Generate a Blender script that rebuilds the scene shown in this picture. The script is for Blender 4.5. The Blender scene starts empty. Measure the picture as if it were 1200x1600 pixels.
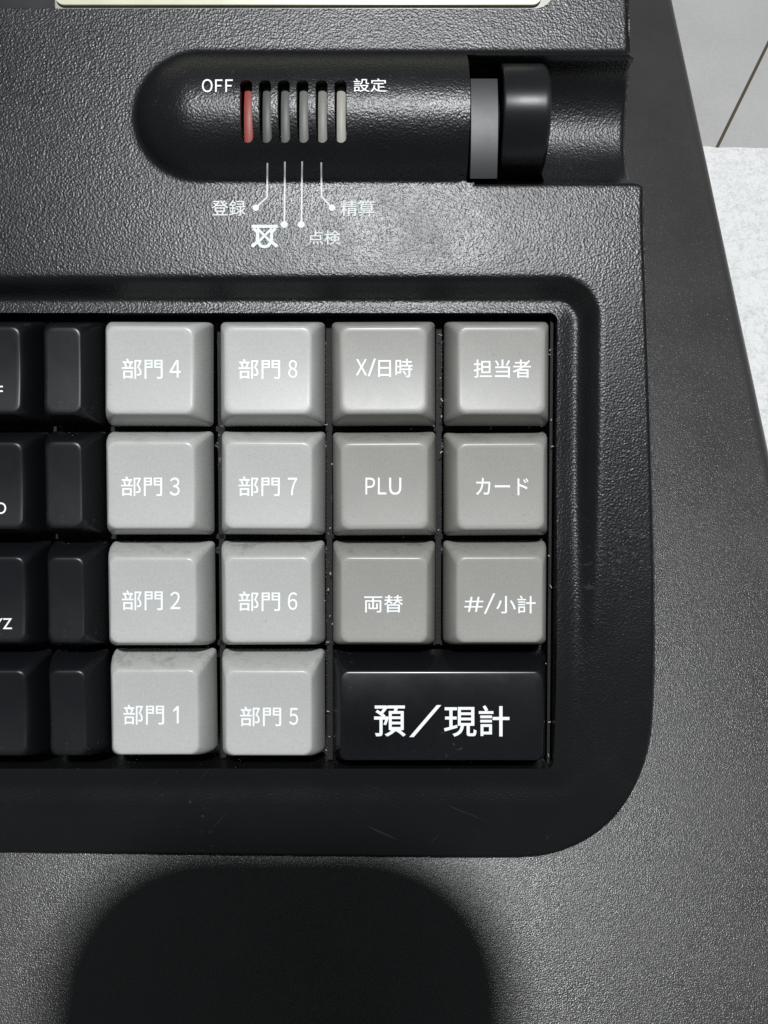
import bpy, bmesh, math, random
import numpy as np
from mathutils import Vector, Matrix

S = bpy.context.scene
COL = S.collection
random.seed(4)
rng = np.random.default_rng(7)

# ------------------------------------------------------------------ frame of the register's sloping key panel
U = 0.00011                       # one design unit = 0.11 mm
TILT = math.radians(23.5)           # the key panel slopes towards the operator, base and counter are level
CAMH, CAMY = 1300.0, 55.0         # phone lens above the key tops
BASE_H = 0.050                    # height of the level base deck above the counter
camP = Vector((0, CAMY, CAMH))
fwd = (Vector((0, 0, 0)) - camP).normalized()
DIST = camP.length
rgt = Vector((1, 0, 0))
upv = rgt.cross(fwd).normalized()


def ray(px, py):
    return (fwd * DIST + rgt * (px - 600) + upv * (800 - py)).normalized()


def at(px, py, z=0.0):
    r = ray(px, py)
    return camP + r * ((z - camP.z) / r.z)


FRONT_Y = at(450, 1342, -78).y
BASE_Z0 = -96.0


def zbase(y):
    return BASE_Z0 + (FRONT_Y - y) * math.tan(TILT)


zc = BASE_H - U * (FRONT_Y * math.sin(TILT) + BASE_Z0 * math.cos(TILT))
M = Matrix.Translation((0, 0, zc)) @ Matrix.Rotation(TILT, 4, 'X')       # design frame (metres) -> world


def W(v):
    return M @ (Vector(v) * U)


def at_world(px, py, z):
    c = W(camP)
    r = (M.to_3x3() @ ray(px, py)).normalized()
    return c + r * ((z - c.z) / r.z)


# ------------------------------------------------------------------ camera
cd = bpy.data.cameras.new('camera')
cam = bpy.data.objects.new('camera', cd)
COL.objects.link(cam)
rot = Matrix((rgt, upv, -fwd)).transposed().to_4x4()
cam.matrix_world = Matrix.Translation(W(camP)) @ (M.to_3x3().to_4x4() @ rot)
cd.sensor_width = 36
cd.lens = 18 / (800 / DIST)
cd.clip_start = 0.005
cd.clip_end = 50
S.camera = cam

# ------------------------------------------------------------------ light
w = bpy.data.worlds.new('World')
S.world = w
w.use_nodes = True
bg = w.node_tree.nodes['Background']
bg.inputs[0].default_value = (0.86, 0.93, 1.0, 1)
bg.inputs[1].default_value = 0.14


def lamp(name, direction, dist, size, power, color):
    ld = bpy.data.lights.new(name, 'AREA')
    ld.shape = 'DISK'
    ld.size = size
    ld.energy = power
    ld.color = color
    o = bpy.data.objects.new(name, ld)
    COL.objects.link(o)
    tgt = W((0, 0, 0))
    d = (M.to_3x3() @ Vector(direction)).normalized()
    o.location = tgt + d * dist
    o.rotation_euler = d.to_track_quat('Z', 'Y').to_euler()
    return o


LA = math.radians(25.3)
lamp('ceiling_light', (0.02, math.sin(LA), math.cos(LA)), 1.6, 0.10, 32, (0.965, 0.985, 1.0))

S.view_settings.view_transform = 'Standard'
S.view_settings.look = 'None'
S.view_settings.exposure = 0.06
S.view_settings.gamma = 1
S.view_settings.use_curve_mapping = False
S.render.engine = 'CYCLES'
S.cycles.use_denoising = False


# ------------------------------------------------------------------ materials
def new_mat(name):
    m = bpy.data.materials.new(name)
    m.use_nodes = True
    nt = m.node_tree
    b = nt.nodes['Principled BSDF']
    return m, nt, b


def node(nt, t, **kw):
    n = nt.nodes.new(t)
    for k, v in kw.items():
        if k in n.inputs:
            n.inputs[k].default_value = v
        else:
            setattr(n, k, v)
    return n


def plastic(name, color, rough=0.5, grain=7.0, bump=0.5, dist=0.00004, detail=2.0, spec=0.5,
            mottling=0.06, specks=0.0, speck_col=(0.35, 0.33, 0.30), fine=0.0, smudge=0.05, crinkle=False, grime=0.0, scratch=0.0):
    m, nt, b = new_mat(name)
    L = nt.links.new
    tc = node(nt, 'ShaderNodeTexCoord')
    n1 = node(nt, 'ShaderNodeTexNoise', Scale=1 / (grain * U), Detail=detail, Roughness=0.55)
    L(tc.outputs['Object'], n1.inputs['Vector'])
    h = n1.outputs['Fac']
    if crinkle:
        v = node(nt, 'ShaderNodeTexVoronoi', Scale=1 / (grain * 1.15 * U))
        v.feature = 'SMOOTH_F1'
        L(tc.outputs['Object'], v.inputs['Vector'])
        mx = node(nt, 'ShaderNodeMath', operation='MULTIPLY_ADD')
        mx.inputs[1].default_value = 0.8
        L(v.outputs['Distance'], mx.inputs[0])
        L(h, mx.inputs[2])
        h = mx.outputs[0]
    bp = node(nt, 'ShaderNodeBump', Strength=bump, Distance=dist)
    L(h, bp.inputs['Height'])
    L(bp.outputs[0], b.inputs['Normal'])
    # colour: gentle mottling and wear, dust specks
    n2 = node(nt, 'ShaderNodeTexNoise', Scale=1 / (160 * U), Detail=5.0, Roughness=0.65)
    L(tc.outputs['Object'], n2.inputs['Vector'])
    mr = node(nt, 'ShaderNodeMapRange')
    mr.inputs[1].default_value, mr.inputs[2].default_value = 0.3, 0.7
    mr.inputs[3].default_value, mr.inputs[4].default_value = 1 - mottling, 1 + mottling
    L(n2.outputs['Fac'], mr.inputs[0])
    vm = node(nt, 'ShaderNodeVectorMath', operation='SCALE')
    vm.inputs[0].default_value = color
    L(mr.outputs[0], vm.inputs['Scale'])
    c = vm.outputs[0]
    if specks:
        n3 = node(nt, 'ShaderNodeTexNoise', Scale=1 / (9 * U), Detail=1.0)
        L(tc.outputs['Object'], n3.inputs['Vector'])
        n4 = node(nt, 'ShaderNodeTexNoise', Scale=1 / (260 * U), Detail=2.0)
        L(tc.outputs['Object'], n4.inputs['Vector'])
        ad = node(nt, 'ShaderNodeMath', operation='ADD')
        L(n3.outputs['Fac'], ad.inputs[0])
        L(n4.outputs['Fac'], ad.inputs[1])
        r3 = node(nt, 'ShaderNodeMapRange')
        r3.inputs[1].default_value, r3.inputs[2].default_value = 1.30, 1.42
        r3.inputs[4].default_value = specks
        L(ad.outputs[0], r3.inputs[0])
        mix = node(nt, 'ShaderNodeMix', data_type='RGBA')
        L(r3.outputs[0], mix.inputs['Factor'])
        L(c, mix.inputs[6])
        mix.inputs[7].default_value = (*speck_col, 1)
        c = mix.outputs[2]
    if scratch:                          # a few hairline scratches, gathered in patches
        for ang, off in ((25, 0.0), (-50, 0.3)):
            vr = node(nt, 'ShaderNodeVectorRotate')
            vr.rotation_type = 'Z_AXIS'
            vr.inputs['Angle'].default_value = math.radians(ang)
            L(tc.outputs['Object'], vr.inputs['Vector'])
            mp = node(nt, 'ShaderNodeMapping')
            mp.inputs['Location'].default_value = (off, off, 0)
            mp.inputs['Scale'].default_value = (1 / (90 * U), 1 / (3.5 * U), 1 / (200 * U))
            L(vr.outputs[0], mp.inputs['Vector'])
            na = node(nt, 'ShaderNodeTexNoise', Scale=1.0, Detail=1.0)
            L(mp.outputs[0], na.inputs['Vector'])
            ra = node(nt, 'ShaderNodeMapRange')
            ra.inputs[1].default_value, ra.inputs[2].default_value = 0.755, 0.84
            ra.inputs[4].default_value = scratch
            L(na.outputs['Fac'], ra.inputs[0])
            ms_ = node(nt, 'ShaderNodeMix', data_type='RGBA')
            L(ra.outputs[0], ms_.inputs['Factor'])
            L(c, ms_.inputs[6])
            ms_.inputs[7].default_value = (0.09, 0.088, 0.085, 1)
            c = ms_.outputs[2]
    if grime:                            # finger dirt rubbed into the far skirt of a key, in blotches
        sp = node(nt, 'ShaderNodeSeparateXYZ')
        L(tc.outputs['Object'], sp.inputs[0])
        ry = node(nt, 'ShaderNodeMapRange')
        ry.inputs[1].default_value, ry.inputs[2].default_value = 58 * U, 80 * U
        L(sp.outputs['Y'], ry.inputs[0])
        oi = node(nt, 'ShaderNodeObjectInfo')
        of = node(nt, 'ShaderNodeVectorMath', operation='MULTIPLY_ADD')
        of.inputs[1].default_value = (0.13, 0.13, 0.13)
        L(oi.outputs['Random'], of.inputs[0])
        L(tc.outputs['Object'], of.inputs[2])
        ng = node(nt, 'ShaderNodeTexNoise', Scale=1 / (26 * U), Detail=6.0, Roughness=0.75)
        L(of.outputs[0], ng.inputs['Vector'])
        rg = node(nt, 'ShaderNodeMapRange')
        rg.inputs[1].default_value, rg.inputs[2].default_value = 0.50, 0.66
        L(ng.outputs['Fac'], rg.inputs[0])
        mg = node(nt, 'ShaderNodeMath', operation='MULTIPLY')
        L(ry.outputs[0], mg.inputs[0])
        L(rg.outputs[0], mg.inputs[1])
        # a few dark specks and rubbed spots anywhere
        ns = node(nt, 'ShaderNodeTexNoise', Scale=1 / (14 * U), Detail=2.0)
        L(of.outputs[0], ns.inputs['Vector'])
        rs = node(nt, 'ShaderNodeMapRange')
        rs.inputs[1].default_value, rs.inputs[2].default_value = 0.74, 0.80
        L(ns.outputs['Fac'], rs.inputs[0])
        mm = node(nt, 'ShaderNodeMath', operation='MAXIMUM')
        L(mg.outputs[0], mm.inputs[0])
        L(rs.outputs[0], mm.inputs[1])
        ms = node(nt, 'ShaderNodeMath', operation='MULTIPLY')
        ms.inputs[1].default_value = grime
        L(mm.outputs[0], ms.inputs[0])
        mx2 = node(nt, 'ShaderNodeMix', data_type='RGBA')
        L(ms.outputs[0], mx2.inputs['Factor'])
        L(c, mx2.inputs[6])
        mx2.inputs[7].default_value = (0.09, 0.078, 0.06, 1)
        c = mx2.outputs[2]
    if fine:
        n5 = node(nt, 'ShaderNodeTexNoise', Scale=1 / (3.0 * U), Detail=1.0)
        L(tc.outputs['Object'], n5.inputs['Vector'])
        r5 = node(nt, 'ShaderNodeMapRange')
        r5.inputs[1].default_value, r5.inputs[2].default_value = 0.25, 0.75
        r5.inputs[3].default_value, r5.inputs[4].default_value = 1 - fine, 1 + fine
        L(n5.outputs['Fac'], r5.inputs[0])
        v5 = node(nt, 'ShaderNodeVectorMath', operation='SCALE')
        L(c, v5.inputs[0])
        L(r5.outputs[0], v5.inputs['Scale'])
        c = v5.outputs[0]
    L(c, b.inputs['Base Color'])
    rr = node(nt, 'ShaderNodeMapRange')
    rr.inputs[1].default_value, rr.inputs[2].default_value = 0.3, 0.7
    rr.inputs[3].default_value, rr.inputs[4].default_value = rough - smudge, rough + smudge
    L(n2.outputs['Fac'], rr.inputs[0])
    L(rr.outputs[0], b.inputs['Roughness'])
    b.inputs['Specular IOR Level'].default_value = spec
    return m


M_HOUSE = plastic('grained_black_plastic', (0.0045, 0.0047, 0.0052), 0.345, 2.9, 1.0, 0.000062, 2.0, 0.5, smudge=0.05, scratch=0.3,
                  specks=0.06, crinkle=True)
M_BASE = plastic('matte_black_plastic', (0.033, 0.0315, 0.030), 0.32, 2.0, 1.0, 0.000082, 1.0, 0.56, scratch=0.3, specks=0.02)
M_DEPT = plastic('pale_grey_key_plastic', (0.415, 0.42, 0.40), 0.34, 4.0, 0.16, 0.00002, 2.0, 0.4, mottling=0.03,
                 fine=0.06, grime=0.45)
M_FUNC = plastic('warm_grey_key_plastic', (0.285, 0.282, 0.26), 0.34, 4.0, 0.16, 0.00002, 2.0, 0.4, mottling=0.03,
                 fine=0.06, grime=0.45)
M_BKEY = plastic('black_key_plastic', (0.006, 0.0064, 0.0078), 0.36, 3.2, 0.3, 0.00002, 2.0, 0.4, specks=0.05)
M_TOTAL = plastic('satin_black_key_plastic', (0.005, 0.0053, 0.0065), 0.28, 4.0, 0.06, 0.00002, 2.0, 0.5, specks=0.06)
M_KNOB = plastic('glossy_black_plastic', (0.008, 0.008, 0.009), 0.40, 3.0, 0.22, 0.00002, 2.0, 0.5)
_nt = M_KNOB.node_tree
_b = _nt.nodes['Principled BSDF']
_b.inputs['Anisotropic'].default_value = 0.75
_b.inputs['Anisotropic Rotation'].default_value = 0.25
_t = node(_nt, 'ShaderNodeTangent')
_t.direction_type = 'RADIAL'
_t.axis = 'X'
_nt.links.new(_t.outputs[0], _b.inputs['Tangent'])
M_COLLAR = plastic('dark_grey_plastic', (0.013, 0.0135, 0.0145), 0.50, 3.4, 0.3, 0.00002, 2.0, 0.6, specks=0.15)
M_GRID = plastic('dusty_black_plastic', (0.009, 0.009, 0.009), 0.7, 6.0, 0.9, 0.0001, 3.0, 0.3, specks=0.22)
M_INK = plastic('white_ink', (0.80, 0.82, 0.82), 0.5, 5.0, 0.05, 0.00001, 1.0, 0.3, mottling=0.03)
M_BONE = plastic('pale_grey_ink', (0.62, 0.65, 0.63), 0.5, 5.0, 0.25, 0.00002, 1.0, 0.3, mottling=0.12)


def worn_ink():
    m, nt, b = new_mat('worn_grey_ink')
    tc = node(nt, 'ShaderNodeTexCoord')
    n = node(nt, 'ShaderNodeTexNoise', Scale=1 / (7 * U), Detail=2.0)
    nt.links.new(tc.outputs['Object'], n.inputs['Vector'])
    r = node(nt, 'ShaderNodeMapRange')
    r.inputs[1].default_value, r.inputs[2].default_value = 0.27, 0.38
    nt.links.new(n.outputs['Fac'], r.inputs[0])
    nt.links.new(r.outputs[0], b.inputs['Alpha'])
    b.inputs['Base Color'].default_value = (0.60, 0.63, 0.61, 1)
    b.inputs['Roughness'].default_value = 0.6
    return m


M_WORN = worn_ink()
M_RED = plastic('red_strip_plastic', (0.25, 0.048, 0.038), 0.5, 6, 0.2, 0.00002, 2, 0.4, mottling=0.2, specks=0.25,
                speck_col=(0.2, 0.03, 0.02))
M_STRIPS = [plastic('grey_strip_plastic', c, 0.5, 6, 0.3, 0.00003, 2, 0.4, mottling=0.25, specks=0.3,
                    speck_col=(0.10, 0.09, 0.075))
            for c in ((0.075, 0.077, 0.075), (0.09, 0.092, 0.088), (0.125, 0.125, 0.116), (0.18, 0.176, 0.158),
                      (0.30, 0.29, 0.255))]
M_LCD = plastic('pale_yellow_display', (0.56, 0.56, 0.41), 0.3, 30, 0.02, 0.00002, 1, 0.5, mottling=0.06)
M_RIM = plastic('grey_beige_display_rim', (0.34, 0.34, 0.29), 0.3, 30, 0.02, 0.00002, 1, 0.5, mottling=0.25)
M_MASK = plastic('black_display_mask', (0.008, 0.008, 0.008), 0.3, 30, 0.02, 0.00002, 1, 0.5)
M_PHONE = plastic('graphite_phone_glass', (0.03, 0.03, 0.033), 0.3, 30, 0.02, 0.00002, 1, 0.5)


# ------------------------------------------------------------------ helpers
ROOT = None


def link(name, me, mat, parent=None, mw=None):
    o = bpy.data.objects.new(name, me)
    COL.objects.link(o)
    if mat is not None and not me.materials:
        me.materials.append(mat)
    mw = mw if mw is not None else Matrix.Identity(4)
    if parent is not None:
        o.parent = parent
        o.matrix_basis = wm[parent.name].inverted() @ mw
    else:
        o.matrix_basis = mw
    wm[o.name] = mw.copy()
    return o


wm = {}


def dm(loc=(0, 0, 0)):
    """world matrix of an object standing at loc (design units) in the tilted frame"""
    return M @ Matrix.Translation(Vector(loc) * U)


def mesh(name, verts, faces, scale=U, smooth=None):
    me = bpy.data.meshes.new(name)
    v = np.asarray(verts, dtype=float) * scale
    me.from_pydata(v.tolist(), [], faces)
    me.update()
    if smooth is not None:
        me.polygons.foreach_set('use_smooth', [True] * len(me.polygons))
        me.set_sharp_from_angle(angle=math.radians(smooth))
    return me


def rrect(cx, cy, hx, hy, r, n=8, m=0):
    r = max(min(r, hx - 0.01, hy - 0.01), 0.01)
    pts = []
    for (sx, sy, a0) in ((1, 1, 0), (-1, 1, 90), (-1, -1, 180), (1, -1, 270)):
        for k in range(n + 1):
            a = math.radians(a0 + 90 * k / n)
            pts.append((cx + sx * (hx - r) + r * math.cos(a), cy + sy * (hy - r) + r * math.sin(a)))
    if m:                                # extra points along the straight sides
        out, N = [], len(pts)
        for i, p in enumerate(pts):
            out.append(p)
            if i % (n + 1) == n:
                q = pts[(i + 1) % N]
                out += [(p[0] + (q[0] - p[0]) * k / (m + 1), p[1] + (q[1] - p[1]) * k / (m + 1)) for k in range(1, m + 1)]
        pts = out
    return pts


def prism(pts, z0, z1):
    n = len(pts)
    v = [(x, y, z0) for x, y in pts] + [(x, y, z1) for x, y in pts]
    f = [list(range(n))[::-1], list(range(n, 2 * n))]
    f += [[i, (i + 1) % n, n + (i + 1) % n, n + i] for i in range(n)]
    return v, f


def merge(parts):
    V, F = [], []
    for v, f in parts:
        b = len(V)
        V += [tuple(p) for p in v]
        F += [[i + b for i in q] for q in f]
    return V, F


def box(x0, x1, y0, y1, z0, z1):
    return prism([(x0, y0), (x1, y0), (x1, y1), (x0, y1)], z0, z1)


def softplus(x, s):
    t = np.clip(x / s, -40, 40)
    return s * np.log1p(np.exp(t))


def sstep(a, b, x):
    # smooth step from a to b (a may be larger than b)
    t = np.clip((x - a) / (b - a), 0, 1)
    return t * t * (3 - 2 * t)


# ------------------------------------------------------------------ the surface of the upper housing
Y430 = at(500, 430, -15).y
Y800 = at(500, 820, -15).y
BAR_T, BAR_B = at(500, 84, -42).y, at(500, 281, -28).y
BAR_Y, BAR_R = (BAR_T + BAR_B) / 2, (BAR_T - BAR_B) / 2
BAR_X0 = at(214, 183, -35).x + BAR_R
BAR_H = 62.0
REC_X = at(731, 190, -10).x            # left wall of the recess with the wheels
REC_T, REC_B = at(850, 97, -40).y, at(850, 285, -30).y
REC_Y, REC_R = (REC_T + REC_B) / 2, (REC_T - REC_B) / 2
SLOT_X1 = at(853, 190, -30).x
D_R = at(937, 700, -20).x              # dished keypad surround: outer edge
D_T = at(500, 430, -15).y
D_B = at(500, 1262, -45).y
HOLE_R = at(868, 800, -44).x
HOLE_T = at(500, 489, -44).y
HOLE_B = at(500, 1197, -56).y


def zpanel(y):
    z = -15 - 0.075 * (softplus(y - Y430, 40) - softplus(y - at(500, -60, -45).y, 40))
    t = np.clip((Y800 - y) / (Y800 - FRONT_Y), 0, 1.2)
    return z - 62 * t * t


def hraw(x, y):
    zp = zpanel(y)
    # dished surround of the keypad
    cx, hx = (D_R - 3000) / 2, (D_R + 3000) / 2
    cy, hy = (D_T + D_B) / 2, (D_T - D_B) / 2
    r = 66.0
    qx, qy = np.abs(x - cx) - hx + r, np.abs(y - cy) - hy + r
    d = np.minimum(np.maximum(qx, qy), 0) + np.hypot(np.maximum(qx, 0), np.maximum(qy, 0)) - r
    depth = 30 - 27 * sstep(at(600, 660, -40).y, at(600, 1130, -40).y, y)
    z = zp - depth * sstep(0, 34, -d) + 5.5 * sstep(30, 70, -d)
    # half-round barrel of the mode switch
    dx = np.maximum(BAR_X0 - x, 0)
    q = np.clip(1 - (dx * dx + (y - BAR_Y) ** 2) / BAR_R ** 2, 0, 1)
    z = z + BAR_H * q ** 0.8
    # recess for the wheels and trough to the right
    q = np.clip(1 - ((y - REC_Y) / REC_R) ** 2, 0, 1)
    tro = zp - 62 * q ** 0.62
    deep = np.where((np.abs(y - REC_Y) < REC_R - 6) & (x < SLOT_X1), zp - 130, tro)
    z = np.where((x > REC_X) & (np.abs(y - REC_Y) < REC_R), deep, z)
    return z


STEP = 3.0
FINE_X = at(968, 800, -90).x             # finer mesh where the edge of the module is rounded off
gx = np.concatenate([np.arange(at(-340, 800, 0).x, at(-60, 800, 0).x, 8.0), np.arange(at(-60, 800, 0).x + 3, FINE_X, STEP), np.arange(FINE_X, at(1045, 800, -60).x, 1.2)])
gy = np.concatenate([np.arange(FRONT_Y - 20, FRONT_Y + 180, 1.4), np.arange(FRONT_Y + 180, at(600, -40, -60).y, STEP),
                     np.arange(at(600, -40, -60).y + 3, at(600, -290, -60).y, 8.0)])
GX, GY = np.meshgrid(gx, gy)
GH = hraw(GX, GY)
Hs = GH.copy()
for _ in range(5):                       # moulded plastic: soften every crease a little
    P = np.pad(Hs, 1, mode='edge')
    Hs = (P[1:-1, 1:-1] * 2 + P[:-2, 1:-1] + P[2:, 1:-1] + P[1:-1, :-2] + P[1:-1, 2:]) / 6
keep = (np.abs(GX - REC_X) < 12) & (np.abs(GY - REC_Y) < BAR_R + 6)      # this wall stays crisp
keep |= (GX > REC_X) & (GX < SLOT_X1 + 9) & (np.abs(GY - REC_Y) < REC_R - 3)
GH = np.where(keep, GH, Hs)

# module outline (plan), with a small rounding of the top edge
zz = lambda py: float(zpanel(np.array(at(900, py, -30).y)))
OUT = []
for px, py, z in ((-320, 1300, None), (-320, 1332, None), (-285, 1334, None), (0, 1336, None), (300, 1340, None), (600, 1343, None), (760, 1345, None),
                  (830, 1344, None), (868, 1338, None), (905, 1324, None), (940, 1302, None), (972, 1270, None),
                  (997, 1228, None), (1013, 1185, None), (1021, 1140, None), (1025, 1080, None), (1025, 900, None),
                  (1020, 700, None), (1012, 470, None), (1007, 340, None), (1004, 300, -40), (1000, 292, -45),
                  (990, 287, -50), (984, 280, -60), (979, 245, -85), (977, 200, -98), (978, 160, -95), (983, 105, -62),
                  (986, 90, None), (985, 40, None), (983, -60, None), (982, -230, None), (982, -260, None), (950, -260, None),
                  (-285, -260, None), (-320, -260, None), (-320, -225, None)):
    p = at(px, py, zz(py) if z is None else z)
    OUT.append((p.x, p.y))


def seg_dist(x, y, pts):
    d = np.full(x.shape, 1e9)
    for (x0, y0), (x1, y1) in zip(pts, pts[1:] + pts[:1]):
        ex, ey = x1 - x0, y1 - y0
        t = np.clip(((x - x0) * ex + (y - y0) * ey) / (ex * ex + ey * ey + 1e-9), 0, 1)
        d = np.minimum(d, np.hypot(x - x0 - t * ex, y - y0 - t * ey))
    return d


def smooth_poly(pts, it=2, lock=()):
    for _ in range(it):
        out = []
        for a, b in zip(pts, pts[1:] + pts[:1]):
            out += [(a[0] * .75 + b[0] * .25, a[1] * .75 + b[1] * .25), (a[0] * .25 + b[0] * .75, a[1] * .25 + b[1] * .75)]
        pts = out
    return pts


OUTS = smooth_poly(OUT, 2)
dd = seg_dist(GX, GY, OUTS)
R_E = 9.0
GH = GH - np.where(dd < R_E, R_E - np.sqrt(np.maximum(R_E ** 2 - (R_E - dd) ** 2, 0)), 0)


def hz(x, y):
    """height of the finished housing at a point (bilinear)"""
    i = min(max(int(np.searchsorted(gx, x)) - 1, 0), len(gx) - 2)
    j = min(max(int(np.searchsorted(gy, y)) - 1, 0), len(gy) - 2)
    a = min(max((x - gx[i]) / (gx[i + 1] - gx[i]), 0), 1)
    b = min(max((y - gy[j]) / (gy[j + 1] - gy[j]), 0), 1)
    return float((GH[j, i] * (1 - a) + GH[j, i + 1] * a) * (1 - b) + (GH[j + 1, i] * (1 - a) + GH[j + 1, i + 1] * a) * b)


def on_surface(px, py):
    z = -20.0
    for _ in range(40):
        p = at(px, py, z)
        z = 0.5 * z + 0.5 * hz(p.x, p.y)
    p = at(px, py, z)
    return p


def build_housing():
    ny, nx = GH.shape
    top = np.stack([GX, GY, GH], -1).reshape(-1, 3)
    zb = BASE_Z0 + (FRONT_Y - GY) * math.tan(TILT) - 45
    zb = np.minimum(zb, GH - 40)
    bot = np.stack([GX, GY, zb], -1).reshape(-1, 3)
    idx = np.arange(nx * ny).reshape(ny, nx)
    q = np.stack([idx[:-1, :-1], idx[:-1, 1:], idx[1:, 1:], idx[1:, :-1]], -1).reshape(-1, 4)
    N = nx * ny
    faces = q.tolist() + (q[:, ::-1] + N).tolist()
    ring = list(idx[0, :]) + list(idx[1:, -1]) + list(idx[-1, -2::-1]) + list(idx[-2:0:-1, 0])
    for a, b in zip(ring, ring[1:] + ring[:1]):
        faces.append([int(b), int(a), int(a + N), int(b + N)])
    me = mesh('housing', np.concatenate([top, bot]), faces)
    o = bpy.data.objects.new('housing_raw', me)
    COL.objects.link(o)
    # cutters
    cuts = []
    HL = at(-272, 800, -44).x
    cuts.append(prism(rrect((HOLE_R + HL) / 2, (HOLE_T + HOLE_B) / 2, (HOLE_R - HL) / 2, (HOLE_T - HOLE_B) / 2, 12),
                      -118, 120))
    for cx in SLOTS:
        a, b = on_surface(cx, 125), on_surface(cx, 223)
        wx = 9.3 * (1300 - a.z) / DIST
        cuts.append(prism(rrect((a.x + b.x) / 2, (a.y + b.y) / 2, wx, (a.y - b.y) / 2, wx), -60, 160))
    a = at(868, 13, zz(13))
    dl = at(-270, 13, -50).x
    cuts.append(prism(rrect((a.x + dl) / 2, a.y + 115, (a.x - dl) / 2, 115, 34), zz(10) - 34, 160))
    v, f = merge(cuts)
    c1 = bpy.data.objects.new('cut', mesh('cut', v, f))
    v, f = prism(OUTS, -1500, 500)
    c2 = bpy.data.objects.new('out', mesh('out', v, f))
    COL.objects.link(c1)
    COL.objects.link(c2)
    for c, op in ((c1, 'DIFFERENCE'), (c2, 'INTERSECT')):
        md = o.modifiers.new('b', 'BOOLEAN')
        md.operation = op
        md.object = c
        md.solver = 'MANIFOLD'
    dg = bpy.context.evaluated_depsgraph_get()
    res = bpy.data.meshes.new_from_object(o.evaluated_get(dg))
    for k in (o, c1, c2):
        bpy.data.objects.remove(k)
    res.polygons.foreach_set('use_smooth', [True] * len(res.polygons))
    res.set_sharp_from_angle(angle=math.radians(38))
    res.materials.clear()
    return res


SLOTS = (386, 415.3, 444.3, 473.5, 503, 532.5)

# ------------------------------------------------------------------ the counter and what lies on it
c0 = at_world(1120, 231, 0)
counter_z = -0.003


def grey_boards():
    m, nt, b = new_mat('grey_laminate')
    tc = node(nt, 'ShaderNodeTexCoord')
    n = node(nt, 'ShaderNodeTexNoise', Scale=900, Detail=4.0, Roughness=0.7)
    n2 = node(nt, 'ShaderNodeTexNoise', Scale=30, Detail=3.0)
    for k in (n, n2):
        nt.links.new(tc.outputs['Object'], k.inputs['Vector'])
    ad = node(nt, 'ShaderNodeMath', operation='ADD')
    nt.links.new(n.outputs['Fac'], ad.inputs[0])
    nt.links.new(n2.outputs['Fac'], ad.inputs[1])
    cr = node(nt, 'ShaderNodeMapRange')
    cr.inputs[1].default_value, cr.inputs[2].default_value = 0.7, 1.3
    cr.inputs[3].default_value, cr.inputs[4].default_value = 0.92, 1.08
    nt.links.new(ad.outputs[0], cr.inputs[0])
    vm = node(nt, 'ShaderNodeVectorMath', operation='SCALE')
    vm.inputs[0].default_value = (0.37, 0.367, 0.355)
    nt.links.new(cr.outputs[0], vm.inputs['Scale'])
    nt.links.new(vm.outputs[0], b.inputs['Base Color'])
    b.inputs['Roughness'].default_value = 0.6
    return m


def mottled_white():
    m, nt, b = new_mat('mottled_white_sheet')
    tc = node(nt, 'ShaderNodeTexCoord')
    n = node(nt, 'ShaderNodeTexNoise', Scale=950, Detail=5.0, Roughness=0.65, Distortion=1.2)
    n2 = node(nt, 'ShaderNodeTexNoise', Scale=240, Detail=4.0, Roughness=0.6, Distortion=0.8)
    for k in (n, n2):
        nt.links.new(tc.outputs['Object'], k.inputs['Vector'])
    ad = node(nt, 'ShaderNodeMath', operation='MULTIPLY_ADD')
    ad.inputs[1].default_value = 0.6
    nt.links.new(n2.outputs['Fac'], ad.inputs[0])
    nt.links.new(n.outputs['Fac'], ad.inputs[2])
    cr = node(nt, 'ShaderNodeValToRGB')
    cr.color_ramp.elements[0].position = 0.62
    cr.color_ramp.elements[0].color = (0.52, 0.525, 0.52, 1)
    cr.color_ramp.elements[1].position = 0.86
    cr.color_ramp.elements[1].color = (0.70, 0.70, 0.695, 1)
    nt.links.new(ad.outputs[0], cr.inputs[0])
    nt.links.new(cr.outputs[0], b.inputs['Base Color'])
    bp = node(nt, 'ShaderNodeBump', Strength=0.5, Distance=0.0004)
    nt.links.new(ad.outputs[0], bp.inputs['Height'])
    nt.links.new(bp.outputs[0], b.inputs['Normal'])
    b.inputs['Roughness'].default_value = 0.8
    return m


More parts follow.
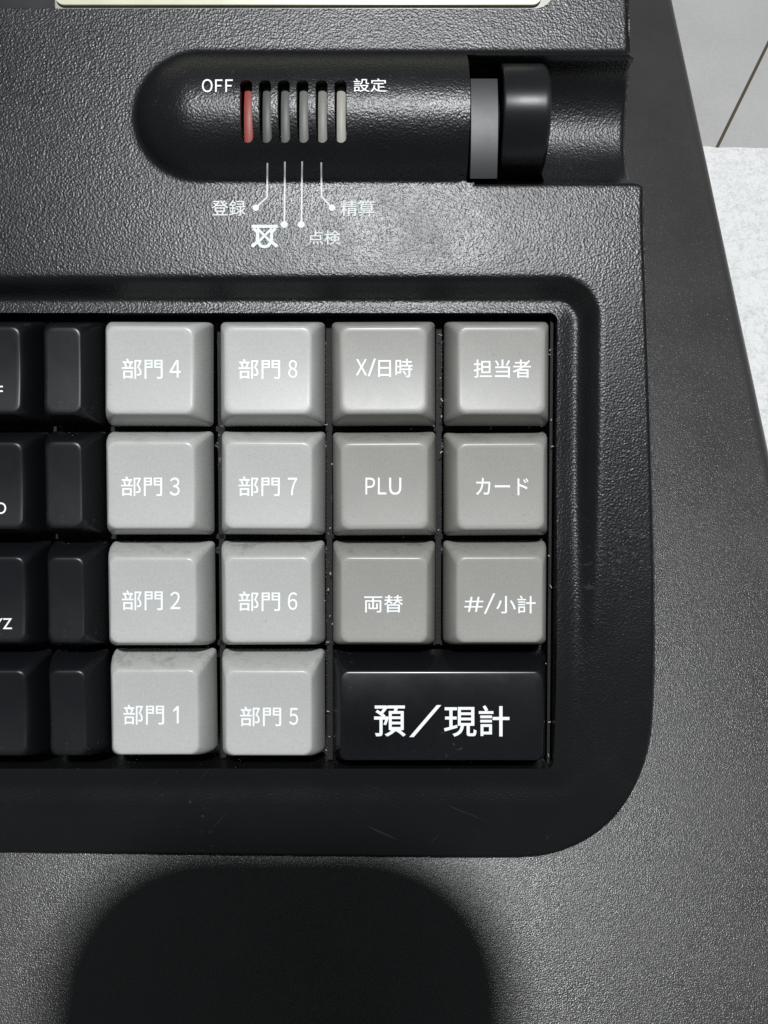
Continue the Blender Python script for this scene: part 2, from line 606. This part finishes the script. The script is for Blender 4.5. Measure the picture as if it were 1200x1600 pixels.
def build_counter():
    M_G = grey_boards()
    a = at_world(1120, 231, counter_z)
    b = at_world(1200, 68, counter_z)
    d = (b - a)
    d.z = 0
    d.normalize()
    nrm = Vector((d.y, -d.x, 0))
    g = 0.0011
    bm = bmesh.new()

    def slab(pts, z0, z1):
        lo = [bm.verts.new((p.x, p.y, z0)) for p in pts]
        hi = [bm.verts.new((p.x, p.y, z1)) for p in pts]
        bm.faces.new(lo[::-1])
        bm.faces.new(hi)
        for i in range(len(pts)):
            j = (i + 1) % len(pts)
            bm.faces.new((lo[i], lo[j], hi[j], hi[i]))
    # two boards with a dark joint between them
    p0, p1 = a - d * 0.7, a + d * 0.7
    slab([p0 + nrm * g / 2, p0 + nrm * 0.6, p1 + nrm * 0.6, p1 + nrm * g / 2][::-1], -0.03, counter_z)
    slab([p0 - nrm * 0.9, p0 - nrm * g / 2, p1 - nrm * g / 2, p1 - nrm * 0.9][::-1], -0.03, counter_z)
    bmesh.ops.recalc_face_normals(bm, faces=bm.faces)
    me = bpy.data.meshes.new('counter_top')
    bm.to_mesh(me)
    bm.free()
    o = link('counter_top', me, M_G)
    o['kind'] = 'structure'
    # dirt packed into the joint
    bm = bmesh.new()
    slab([p0 - nrm * g / 2, p0 + nrm * g / 2, p1 + nrm * g / 2, p1 - nrm * g / 2], -0.028, counter_z - 0.0006)
    bmesh.ops.recalc_face_normals(bm, faces=bm.faces)
    me = bpy.data.meshes.new('counter_joint')
    bm.to_mesh(me)
    bm.free()
    o = link('counter_joint', me, plastic('joint_filler', (0.075, 0.06, 0.045), 0.9, 8, 0.5, 0.0002, 2, 0.2))
    o['kind'] = 'structure'

    # white mottled sheet: its back edge a little nibbled
    e = at_world(1120, 231, 0)
    pts = []
    x = e.x - 0.42
    while x < e.x + 0.25:
        pts.append((x, e.y + random.uniform(-0.0002, 0.0003) + (0.0005 if random.random() < 0.25 else 0)))
        x += random.uniform(0.0015, 0.005)
    pts = [(e.x + 0.25, e.y - 0.5)] + pts[::-1] + [(e.x - 0.42, e.y - 0.5)]
    v, f = prism(pts[::-1], counter_z + 0.0002, 0.0)
    me = mesh('mat', v, f, 1.0)
    bm = bmesh.new()
    bm.from_mesh(me)
    bmesh.ops.recalc_face_normals(bm, faces=bm.faces)
    bm.to_mesh(me)
    bm.free()
    o = link('counter_mat', me, mottled_white())
    o['label'] = 'white mottled sheet lying under the black cash register, its back edge on grey boards'
    o['category'] = 'mat'


build_counter()

# ------------------------------------------------------------------ the register: level base case
rc = W((-150, 100, 0))
ROOT = bpy.data.objects.new('cash_register', None)
COL.objects.link(ROOT)
ROOT.location = (rc.x, rc.y, 0.0)
ROOT.empty_display_size = 0.05
wm['cash_register'] = Matrix.Translation(ROOT.location)
ROOT['label'] = 'black cash register with grey and black keys and a round mode switch'
ROOT['category'] = 'cash register'


def build_base():
    a = at_world(1051, 0, BASE_H - 0.002)
    b = at_world(1199, 690, BASE_H - 0.002)
    d = (b - a)
    d.z = 0
    d.normalize()
    back = a - d * 0.03
    front = b + d * 0.15
    pts = [(back.x, back.y), (front.x, front.y), (-0.30, front.y), (-0.30, back.y)]
    pts = pts[::-1]
    bm = bmesh.new()
    H = BASE_H
    lo = [bm.verts.new((x, y, 0.002)) for x, y in pts]
    hi = [bm.verts.new((x, y, H)) for x, y in pts]
    n = len(pts)
    bm.faces.new(lo[::-1])
    bm.faces.new(hi)
    for i in range(n):
        bm.faces.new((lo[i], lo[(i + 1) % n], hi[(i + 1) % n], hi[i]))
    bmesh.ops.recalc_face_normals(bm, faces=bm.faces)
    bm.edges.ensure_lookup_table()
    ed = [e for e in bm.edges if all(v.co.z > H - 1e-6 for v in e.verts)]
    vert = [e for e in bm.edges if abs(e.verts[0].co.z - e.verts[1].co.z) > 0.01]
    bmesh.ops.bevel(bm, geom=vert, offset=0.012, segments=8, affect='EDGES', profile=0.5)
    ed = [e for e in bm.edges if all(v.co.z > H - 1e-6 for v in e.verts)]
    bmesh.ops.bevel(bm, geom=ed, offset=0.0034, segments=8, affect='EDGES', profile=0.5)
    me = bpy.data.meshes.new('base_case')
    bm.to_mesh(me)
    bm.free()
    me.polygons.foreach_set('use_smooth', [True] * len(me.polygons))
    me.set_sharp_from_angle(angle=math.radians(40))
    link('base_case', me, M_BASE, ROOT)
    # rubber feet
    for (x, y) in ((-0.25, back.y - 0.03), (back.x - 0.03, back.y - 0.03), (-0.25, front.y + 0.02), (front.x - 0.03, front.y + 0.02)):
        v, f = prism([(0.009 * math.cos(k * math.tau / 24), 0.009 * math.sin(k * math.tau / 24)) for k in range(24)], 0.0, 0.0021)
        link('rubber_foot', mesh('rubber_foot', v, f, 1.0, 40), M_KNOB, ROOT, Matrix.Translation((x, y, 0.0)))


build_base()
HOUSING = link('housing', build_housing(), M_HOUSE, ROOT, dm())


# ------------------------------------------------------------------ printing
def text_mesh(runs, place, bold=0.0, origin=(0, 0, 0), name='legend', lift=0.9):
    """runs: (string, x0, y0, x1, y1[, bold]) boxes in the print's own drawing; place(px,py) -> design point"""
    V, F = [], []
    for run in runs:
        s, x0, y0, x1, y1 = run[:5]
        if s == '／':                    # a plain slanted stroke
            wd, b, k = run[5] if len(run) > 5 else 3.2, len(V), 14
            for i in range(k + 1):
                t = i / k
                for sx in (0, wd):
                    q = place(x0 + (x1 - wd - x0) * t + sx, y1 + (y0 - y1) * t)
                    V.append((q[0] - origin[0], q[1] - origin[1], q[2] - origin[2] + lift))
            F += [[b + 2 * i, b + 2 * i + 1, b + 2 * i + 3, b + 2 * i + 2] for i in range(k)]
            continue
        if s == '1':                     # a plain gothic 1: stem and flag
            wd = 3.3
            b = len(V)
            for px, py in ((x1 - wd, y1), (x1, y1), (x1, y0), (x1 - wd * 0.9, y0), (x0, y0 + 6.2), (x0, y0 + 9.4), (x1 - wd, y0 + 6)):
                q = place(px, py)
                V.append((q[0] - origin[0], q[1] - origin[1], q[2] - origin[2] + lift))
            F += [[b, b + 1, b + 2, b + 3, b + 6], [b + 6, b + 3, b + 4, b + 5]]
            continue
        bo = run[5] if len(run) > 5 else bold
        c = bpy.data.curves.new('t', 'FONT')
        c.body = s
        c.offset = bo
        c.resolution_u = 5
        c.fill_mode = 'FRONT'
        o = bpy.data.objects.new('t', c)
        COL.objects.link(o)
        dg = bpy.context.evaluated_depsgraph_get()
        me = bpy.data.meshes.new_from_object(o.evaluated_get(dg))
        co = np.array([v.co[:] for v in me.vertices])
        lo, hi = co.min(0), co.max(0)
        bm = bmesh.new()
        bm.from_mesh(me)
        sx_, sy_ = (x1 - x0) / (hi[0] - lo[0]), (y1 - y0) / (hi[1] - lo[1])
        bmesh.ops.triangulate(bm, faces=bm.faces)
        for _ in range(3):
            ed = [e for e in bm.edges if math.hypot((e.verts[0].co.x - e.verts[1].co.x) * sx_, (e.verts[0].co.y - e.verts[1].co.y) * sy_) > 7]
            if not ed:
                break
            bmesh.ops.subdivide_edges(bm, edges=ed, cuts=1)
            bmesh.ops.triangulate(bm, faces=bm.faces)
        bm.to_mesh(me)
        bm.free()
        co = np.array([v.co[:] for v in me.vertices])
        b = len(V)
        for p in co:
            px = x0 + (p[0] - lo[0]) / max(hi[0] - lo[0], 1e-6) * (x1 - x0)
            py = y1 - (p[1] - lo[1]) / max(hi[1] - lo[1], 1e-6) * (y1 - y0)
            q = place(px, py)
            V.append((q[0] - origin[0], q[1] - origin[1], q[2] - origin[2] + lift))
        F += [[i + b for i in pl.vertices] for pl in me.polygons]
        bpy.data.objects.remove(o)
        bpy.data.curves.remove(c)
        bpy.data.meshes.remove(me)
    return mesh(name, V, F)


def stroke_mesh(lines, dots, place, name, width=2.6, lift=0.9):
    V, F = [], []
    for pts, wd in lines:
        for (x0, y0), (x1, y1) in zip(pts, pts[1:]):
            L = math.hypot(x1 - x0, y1 - y0)
            k = max(1, int(L / 4))
            nx_, ny_ = -(y1 - y0) / L * wd / 2, (x1 - x0) / L * wd / 2
            b = len(V)
            for i in range(k + 1):
                t = i / k
                for s in (-1, 1):
                    q = place(x0 + (x1 - x0) * t + s * nx_, y0 + (y1 - y0) * t + s * ny_)
                    V.append((q[0], q[1], q[2] + lift))
            F += [[b + 2 * i, b + 2 * i + 1, b + 2 * i + 3, b + 2 * i + 2] for i in range(k)]
        for (x0, y0) in pts[1:-1]:
            dots = dots + [(x0, y0, wd / 2)]
    for cx, cy, r in dots:
        b = len(V)
        for i in range(14):
            q = place(cx + r * math.cos(i * math.tau / 14), cy + r * math.sin(i * math.tau / 14))
            V.append((q[0], q[1], q[2] + lift * 1.15))
        F.append([b + i for i in range(14)])
    me = mesh(name, V, F)
    bm = bmesh.new()
    bm.from_mesh(me)
    for f in bm.faces:
        if f.normal.z < 0:
            f.normal_flip()
    bm.to_mesh(me)
    bm.free()
    return me


PRINT = on_surface
link('switch_legend', text_mesh([('Ｏ', 316, 124.5, 332.5, 145), ('Ｆ', 336.5, 125, 348, 144.6), ('Ｆ', 352.5, 125, 364, 144.6)], PRINT, 0.006, lift=1.8), M_INK, ROOT, dm())
link('switch_legend', text_mesh([('設定', 552.5, 123.5, 604, 144.5)], PRINT, 0.004, lift=1.8), M_INK, ROOT, dm())
link('switch_legend', text_mesh([('登録', 331, 313, 384, 337.5)], PRINT, 0.006), M_BONE, ROOT, dm())
link('switch_legend', text_mesh([('点検', 481, 360.5, 532, 383)], PRINT, 0.008), M_WORN, ROOT, dm())
link('switch_legend', text_mesh([('精算', 532, 313, 585, 338)], PRINT, 0.008), M_WORN, ROOT, dm())
link('pointer_line', stroke_mesh([([(418, 255), (417.5, 308), (400, 325)], 2.5)], [(400, 325, 5.2)], PRINT, 'pointer_line'), M_BONE, ROOT, dm())
link('pointer_line', stroke_mesh([([(445.3, 253), (444.5, 351)], 2.5)], [(444.2, 351, 5.6)], PRINT, 'pointer_line'), M_BONE, ROOT, dm())
link('pointer_line', stroke_mesh([([(472.2, 252.5), (471, 351)], 2.5)], [(470.8, 351, 5.6)], PRINT, 'pointer_line'), M_BONE, ROOT, dm())
link('pointer_line', stroke_mesh([([(502, 254), (502.5, 307), (518.5, 325)], 2.5)], [(518.8, 325, 5.2)], PRINT, 'pointer_line'), M_BONE, ROOT, dm())
link('receipt_symbol', stroke_mesh([([(393, 354), (434, 354)], 5), ([(396, 357), (402.5, 363), (402.5, 379)], 5),
                                    ([(431, 357), (424.5, 363), (424.5, 379)], 5),
                                    ([(402, 357), (424, 379)], 4), ([(425, 357), (403, 379)], 4),
                                    ([(395, 384), (403, 378), (408, 384.5), (413.5, 386), (419, 384.5), (424, 378), (432, 384)], 5)],
                                   [(395.5, 384, 3), (431.5, 384, 3)], PRINT, 'receipt_symbol'), M_BONE, ROOT, dm())


# ------------------------------------------------------------------ mode switch: strips, collar, knob
for i, cx in enumerate(SLOTS):
    a, b = on_surface(cx, 125), on_surface(cx, 223)
    V, F = [], []
    n = 24
    y0, y1 = b.y - 1, a.y + 1
    for k in range(n + 1):
        y = y0 + (y1 - y0) * k / n
        z = hz(a.x, BAR_Y) - 17 - 34 * ((y - BAR_Y + 26) / BAR_R) ** 2
        for x, zz_ in ((-6.8, -6), (-6.8, -1), (-5.5, 0), (5.5, 0), (6.8, -1), (6.8, -6)):
            V.append((x, y - BAR_Y, z + zz_ + 35))
    for k in range(n):
        for e in range(6):
            p, q = 6 * k + e, 6 * k + (e + 1) % 6
            F.append([p, q, q + 6, p + 6])
    F += [[5, 4, 3, 2, 1, 0], [6 * n + e for e in range(6)]]
    me = mesh('indicator_strip', V, F, smooth=40)
    bm = bmesh.new(); bm.from_mesh(me); bmesh.ops.recalc_face_normals(bm, faces=bm.faces); bm.to_mesh(me); bm.free()
    o = link('indicator_strip', me, M_RED if i == 0 else M_STRIPS[i - 1], ROOT, dm((a.x, BAR_Y, -35)))
    if i == 0:
        o['label'] = 'red indicator strip in the slot beside OFF'


def lathe_x(profile, n=96, a0=0.0, a1=360.0, inner=None):
    """profile: (x, r); turned round the x axis"""
    V, F = [], []
    full = abs(a1 - a0) > 359
    m = n if full else n + 1
    P = len(profile)
    for k in range(m):
        a = math.radians(a0 + (a1 - a0) * k / n)
        for x, r in profile:
            V.append((x, r * math.sin(a), r * math.cos(a)))
    for k in range(n):
        k2 = (k + 1) % m
        for i in range(P if inner else P - 1):
            j = (i + 1) % P
            F.append([k * P + i, k * P + j, k2 * P + j, k2 * P + i])
    if full and not inner:
        F.append([k * P for k in range(m)])
        F.append([k * P + P - 1 for k in range(m)][::-1])
    if not full:
        F.append(list(range(P)))
        F.append([n * P + i for i in range(P)][::-1])
    me = mesh('turned', V, F)
    bm = bmesh.new(); bm.from_mesh(me); bmesh.ops.recalc_face_normals(bm, faces=bm.faces); bm.to_mesh(me); bm.free()
    me.polygons.foreach_set('use_smooth', [True] * len(me.polygons))
    me.set_sharp_from_angle(angle=math.radians(40))
    return me


# knob
KZ = -62.0
ky = (at(820, 99, KZ + 20).y + at(820, 282, KZ - 10).y) / 2
kr = (at(820, 99, KZ + 20).y - at(820, 282, KZ - 10).y) / 2
kx0, kx1 = at(788, 190, 20).x, at(859, 190, 0).x
rb = 11
prof = [(kx0 + 3, 10), (kx0 + 3, kr - 10), (kx0, kr - 6), (kx0 + 1, kr - 2), (kx0 + 4, kr)]
prof += [(kx1 - rb + rb * math.sin(t), kr - rb + rb * math.cos(t)) for t in [math.radians(15 * q) for q in range(7)]]
prof += [(kx1, 10)]
kcx = (kx0 + kx1) / 2
prof = [(x - kcx, r) for x, r in prof]
me = lathe_x(prof)
me.name = 'mode_knob'
link('mode_knob', me, M_KNOB, ROOT, dm((kcx, ky, KZ)))
# collar plate beside it
cx0, cx1 = at(736, 200, -10).x, at(780, 200, -10).x
ya, yb = at(757, 123, -28).y, at(757, 279, -28).y
cr_ = 250.0
hc = (ya - yb) / 2
ang = math.degrees(math.asin(hc / cr_))
hw = (cx1 - cx0) / 2
me = lathe_x([(-hw, cr_ - 14), (-hw, cr_ - 1), (-hw + 1, cr_), (hw - 1, cr_), (hw, cr_ - 1), (hw, cr_ - 14)], 40, -ang, ang, inner=True)
me.name = 'switch_collar'
link('switch_collar', me, M_COLLAR, ROOT, dm(((cx0 + cx1) / 2, (ya + yb) / 2, -28 - cr_ * math.cos(math.radians(ang)))))
# short axle between collar and knob
me = lathe_x([(-60, 10), (-60, 48), (60, 48), (60, 10)], 48)
me.name = 'switch_axle'
link('switch_axle', me, M_GRID, ROOT, dm(((cx0 + cx1) / 2 + 10, ky, KZ - 20)))

# ------------------------------------------------------------------ display window
zd = zz(10) - 33
dl = at(-270, 13, -50).x
a = at(868, 13, zz(13))
v, f = prism(rrect((a.x + dl) / 2, a.y + 115, (a.x - dl) / 2 - 2, 115 - 2, 32), 0, 6)
disp = link('display_panel', mesh('display_panel', v, f), M_RIM, ROOT, dm((0, 0, zd)))
p = at(846, 7, zd + 12)
q = at(86, 7, zd + 12)
v, f = prism(rrect((p.x + q.x) / 2, p.y + 106, (p.x - q.x) / 2, 106, 14), 0, 5)
link('display_screen', mesh('display_screen', v, f), M_LCD, disp, dm((0, 0, zd + 7)))
v, f = prism(rrect((q.x - 2 + dl + 14) / 2, p.y + 106 - 6, (q.x - 2 - dl - 14) / 2, 106, 4), 0, 5.5)
link('display_mask', mesh('display_mask', v, f), M_MASK, disp, dm((0, 0, zd + 7)))


# ------------------------------------------------------------------ keys
KB = -70.0
PITCH = at(772, 800, KB).x - at(600, 800, KB).x
colx = [at(600, 800, KB).x + PITCH * k for k in (-2, -1, 0, 1)]
rowa, rowb = at(600, 583, KB).y, at(600, 1092, KB).y
rowy = [rowa + (rowb - rowa) * k / 3 for k in range(4)]
KS = 160 * (CAMH - KB) / DIST / 2          # half size of a key at its skirt


def key_mesh(name, hx, hy, dish=3.0, taper=17.0, shift=-3.5, r0=7.0, edge=5.0, h=70.0, back=0.0):
    rows = [(-h, 0, r0), (-h + 6, 0.2, r0), (-h * .66, 2.6, r0 + 1), (-h * .40, 6.6, r0 + 3), (-h * .2, 10.8, r0 + 5), (-h * .085, 14.2, r0 + 6.5),
            (-h * .040, 15.7, r0 + 7), (-h * .018, 16.9, r0 + 7), (-h * .005, 18.3, r0 + 6.5), (0, 20.4, r0 + 6)]
    k = taper / 17.0
    V, F = [], []
    nseg = 9
    rings = []
    for z, ins, r in rows:
        ins *= k
        t = (z + h) / h
        rings.append((z, hx - ins, hy - ins - back * t * 0.5, r, shift * t - back * t * 0.5))
    zt, ax, ay, ar, sh = rings[-1]
    for s in (0.93, 0.8, 0.6, 0.35, 0.12):
        rings.append((0.0, ax * s, ay * s, max(ar * s, 0.5), sh))
    for z, ex, ey, r, sy in rings:
        for (x, y) in rrect(0, 0, ex, ey, r, nseg, 14):
            wz = float(sstep(-14, -1, np.array(z)))
            dz = -dish * max(0.0, 1 - (y / ay) ** 2) * wz
            V.append((x, y + sy, z + dz))
    n = 4 * (nseg + 1 + 14)
    for i in range(len(rings) - 1):
        for j in range(n):
            j2 = (j + 1) % n
            F.append([i * n + j, i * n + j2, (i + 1) * n + j2, (i + 1) * n + j])
    F.append([(len(rings) - 1) * n + j for j in range(n)])
    F.append([j for j in range(n)][::-1])
    me = mesh(name, V, F, smooth=60)

    def top(y):
        return -dish * max(0.0, 1 - ((y - sh) / ay) ** 2)
    return me, top


def key_matrix(x, y, tilt=0.0):
    return M @ Matrix.Translation(Vector((x, y, 0)) * U) @ Matrix.Rotation(math.radians(tilt), 4, 'X')


def add_key(name, me, top, x, y, runs, label, bold=0.006, tilt=0.0, ink=None, jig=True):
    rz = math.radians(random.uniform(-0.35, 0.35)) if jig else 0
    mw = key_matrix(x + (random.uniform(-1, 1) if jig else 0), y + (random.uniform(-1, 1) if jig else 0), tilt) @ Matrix.Rotation(rz, 4, 'Z') \
        @ Matrix.Translation((0, 0, U * (random.uniform(-1.5, 1.5) if jig else 0)))
    o = link(name, me, None, ROOT, mw)
    if label:
        o['label'] = label
    if runs:
        inv = (M.inverted() @ mw).inverted()

        def place(px, py):
            z = 0.0
            for _ in range(4):
                p = at(px, py, z)
                loc = inv @ (p * U) / U
                want = top(loc.y)
                z += want - loc.z
            return (loc.x, loc.y, top(loc.y))
        link('key_legend', text_mesh(runs, place, bold, name='key_legend', lift=0.35), ink or M_INK, o, mw)
    return o


dept, dtop = key_mesh('department_key', KS, KS)
dept.materials.append(M_DEPT)
func, ftop = key_mesh('function_key', KS, KS)
func.materials.append(M_FUNC)
numk, ntop = key_mesh('number_key', KS, KS, dish=4.0)
numk.materials.append(M_BKEY)
blank, btop = key_mesh('blank_key', 43 * (CAMH - KB) / DIST, KS, dish=2.0)
blank.materials.append(M_BKEY)
TILTS = (-1.5, -0.5, 0.0, 0.0)

D = {(0, 0): [('部門', 190.7, 560.5, 254.2, 592), ('４', 265, 562.6, 282.5, 590.2)],
     (1, 0): [('部門', 372.7, 561, 437.7, 592.2), ('８', 450.5, 562.6, 464.7, 590.5)],
     (0, 1): [('部門', 189.2, 744.5, 253.5, 775.2), ('３', 265.2, 746, 280.8, 774.5)],
     (1, 1): [('部門', 372.7, 744.5, 437.2, 775.2), ('７', 449.8, 746.3, 464.5, 774)],
     (0, 2): [('部門', 190.7, 922.2, 254.4, 953.5), ('２', 266, 924.5, 281.8, 951.8)],
     (1, 2): [('部門', 372.7, 924, 437.7, 954.8), ('６', 449.8, 925.3, 464.5, 953)],
     (0, 3): [('部門', 192.8, 1100.8, 256.5, 1132.2), ('1', 270.8, 1103, 279.5, 1130.3)],
     (1, 3): [('部門', 375.2, 1103.8, 439.4, 1134.6), ('５', 451.9, 1106, 465.8, 1132.6)]}
r_num = lambda c, r: 4 * c + 4 - r
for (c, r), runs in D.items():
    add_key('department_key', dept, dtop, colx[c], rowy[r], runs, 'pale grey key lettered 部門 ' + str(r_num(c, r)), tilt=TILTS[r])
FN = {(2, 0): [('Ｘ', 556, 561.3, 573.6, 586.6), ('／', 574.5, 560.5, 587.5, 588), ('日時', 591, 560.5, 644.7, 589.6)],
      (3, 0): [('担当者', 740, 561.8, 829.5, 590.5)],
      (2, 1): [('Ｐ', 571, 746.3, 586, 772.6), ('Ｌ', 590.5, 746.3, 603.5, 772.6), ('Ｕ', 608, 746.3, 627, 773)],
      (3, 1): [('カード', 743.5, 746.8, 825.8, 773.7)],
      (2, 2): [('両替', 569, 929.7, 629.7, 957)],
      (3, 2): [('＃', 725.3, 932.5, 755.3, 956), ('／', 756, 927, 773.8, 959), ('小計', 775.2, 930.5, 837, 958.4)]}
NAMES = {(2, 0): 'X/日時', (3, 0): '担当者', (2, 1): 'PLU', (3, 1): 'カード', (2, 2): '両替', (3, 2): '#/小計'}
for (c, r), runs in FN.items():
    add_key('function_key', func, ftop, colx[c], rowy[r], runs, 'warm grey key lettered ' + NAMES[(c, r)], tilt=TILTS[r])
for r in range(4):
    xb = at(126.5, 800, KB).x
    add_key('blank_key', blank, btop, xb, rowy[r], None, None, tilt=TILTS[r])
    xn = at(0, 800, KB).x
    add_key('number_key', numk, ntop, xn - PITCH, rowy[r], None, None, tilt=TILTS[r])
    runs = [[('DEF', -34, 602.8, 4.6, 620.5)], [('MNO', -42, 785, 9.8, 803)], [('WXYZ', -50, 966, 19, 983)], None][r]
    add_key('number_key', numk, ntop, xn, rowy[r], runs,
            'black key lettered ' + runs[0][0] if runs else None, 0.004, tilt=TILTS[r])
tx0, tx1 = colx[2] - KS, colx[3] + KS
tk, ttop = key_mesh('total_key', (tx1 - tx0) / 2, KS * 1.03, dish=-5.0, taper=15, edge=8, back=2, r0=6)
tk.materials.append(M_TOTAL)
add_key('total_key', tk, ttop, (tx0 + tx1) / 2, rowy[3] - 4,
        [('預', 584.5, 1102, 634, 1150.8), ('／', 639.5, 1101.6, 689.4, 1151.5, 7.0), ('現計', 693.7, 1102, 796, 1151)],
        'wide black key lettered 預／現計', bold=0.011, jig=False)

# lattice between the keys
parts = []
for k, xg in enumerate((colx[1] + PITCH / 2, colx[2] + PITCH / 2)):
    parts.append(box(xg - 4.5, xg + 4.5, (rowy[2] - KS - 6) if k else HOLE_B + 2, HOLE_T - 2, -117.5, -82 - 3 * k))
xg = colx[0] + PITCH / 2
parts.append(box(xg - 4.5, xg + 4.5, HOLE_B + 2, HOLE_T - 2, -117.5, -92))
for k in range(3):
    yg = (rowy[k] + rowy[k + 1]) / 2
    parts.append(box(at(-268, 800, -60).x, colx[3] + KS, yg - 4, yg + 4, -117.5, -92))
parts.append(box(colx[3] + KS + 4.5, colx[3] + KS + 9, HOLE_B + 2, HOLE_T - 2, -117.5, -62))
v, f = merge(parts)
link('key_grid', mesh('key_grid', v, f), M_GRID, ROOT, dm())


# ------------------------------------------------------------------ lint caught between the keys
def build_lint():
    V, F = [], []
    spots = []
    for _ in range(34):
        k = random.random()
        if k < 0.55:
            x = random.choice((colx[1], colx[2])) + PITCH / 2 + random.uniform(-5, 5)
            y = random.uniform(HOLE_B + 20, HOLE_T - 20)
            z = random.uniform(-66, -60)
        elif k < 0.8:
            x = random.uniform(colx[3] + KS + 2, HOLE_R - 3)
            y = random.uniform(HOLE_B + 10, HOLE_T - 10)
            z = random.uniform(-62, -52)
        else:
            x = random.uniform(at(0, 800, -60).x, colx[3] + KS)
            y = random.choice((rowy[0] + rowy[1], rowy[1] + rowy[2], rowy[2] + rowy[3])) / 2 + random.uniform(-3, 3)
            z = random.uniform(-76, -66)
        spots.append((x, y, z))
    for (x, y, z) in spots:
        L = random.uniform(2, 7)
        r = random.uniform(0.4, 1.0)
        n = 6
        a = random.uniform(0, math.tau)
        p = np.array((x, y, z))
        b = len(V)
        for k in range(n + 1):
            a += random.uniform(-0.7, 0.7)
            p = p + np.array((math.cos(a), math.sin(a), random.uniform(-.3, .3))) * L / n
            for e in range(4):
                t = e * math.tau / 4
                V.append((p[0] - math.sin(a) * r * math.cos(t), p[1] + math.cos(a) * r * math.cos(t), p[2] + r * math.sin(t)))
        for k in range(n):
            for e in range(4):
                i, j = b + 4 * k + e, b + 4 * k + (e + 1) % 4
                F.append([i, j, j + 4, i + 4])
    o = link('lint', mesh('lint', V, F, smooth=80), plastic('lint_fibre', (0.42, 0.38, 0.32), 0.9, 5, 0, 0.00001, 1, 0.1), None, dm())
    o['kind'] = 'stuff'
    o['label'] = 'specks of pale lint caught in the gaps between the keys'
    o['category'] = 'lint'


build_lint()

# ------------------------------------------------------------------ the phone that takes the picture, held over the register
PX0, PX1 = -466.0, 226.0
PT = 172.0
PL = 1330.0
cy_ = PT - PL / 2
pz = CAMH + 14
phone = bpy.data.objects.new('smartphone', None)
COL.objects.link(phone)
phone.matrix_basis = dm(((PX0 + PX1) / 2, cy_, pz))
wm['smartphone'] = phone.matrix_basis.copy()
phone['label'] = 'dark smartphone held above the keys, casting the rounded shadow at the bottom'
phone['category'] = 'phone'


def rounded_slab(hx, hy, r, z0, z1, e):
    V, F = [], []
    rings = []
    for k in range(5):
        t = math.radians(90 * k / 4)
        rings.append((z0 + e - e * math.cos(t), e - e * math.sin(t)))
    for k in range(5):
        t = math.radians(90 * k / 4)
        rings.append((z1 - e + e * math.sin(t), e - e * math.cos(t)))
    for z, ins in rings:
        V += [(x, y, z) for x, y in rrect(0, 0, hx - ins, hy - ins, r - ins, 12)]
    n = 52
    for i in range(len(rings) - 1):
        F += [[i * n + j, i * n + (j + 1) % n, (i + 1) * n + (j + 1) % n, (i + 1) * n + j] for j in range(n)]
    F.append(list(range(n))[::-1])
    F.append([(len(rings) - 1) * n + j for j in range(n)])
    return mesh('slab', V, F, smooth=50)


link('phone_body', rounded_slab((PX1 - PX0) / 2, PL / 2, 240, 0, 72, 12), M_PHONE, phone, dm(((PX0 + PX1) / 2, cy_, pz)))
link('camera_bump', rounded_slab(165, 165, 70, -8, 4, 3), M_PHONE, phone, dm((PX1 - 245, PT - 245, pz)))
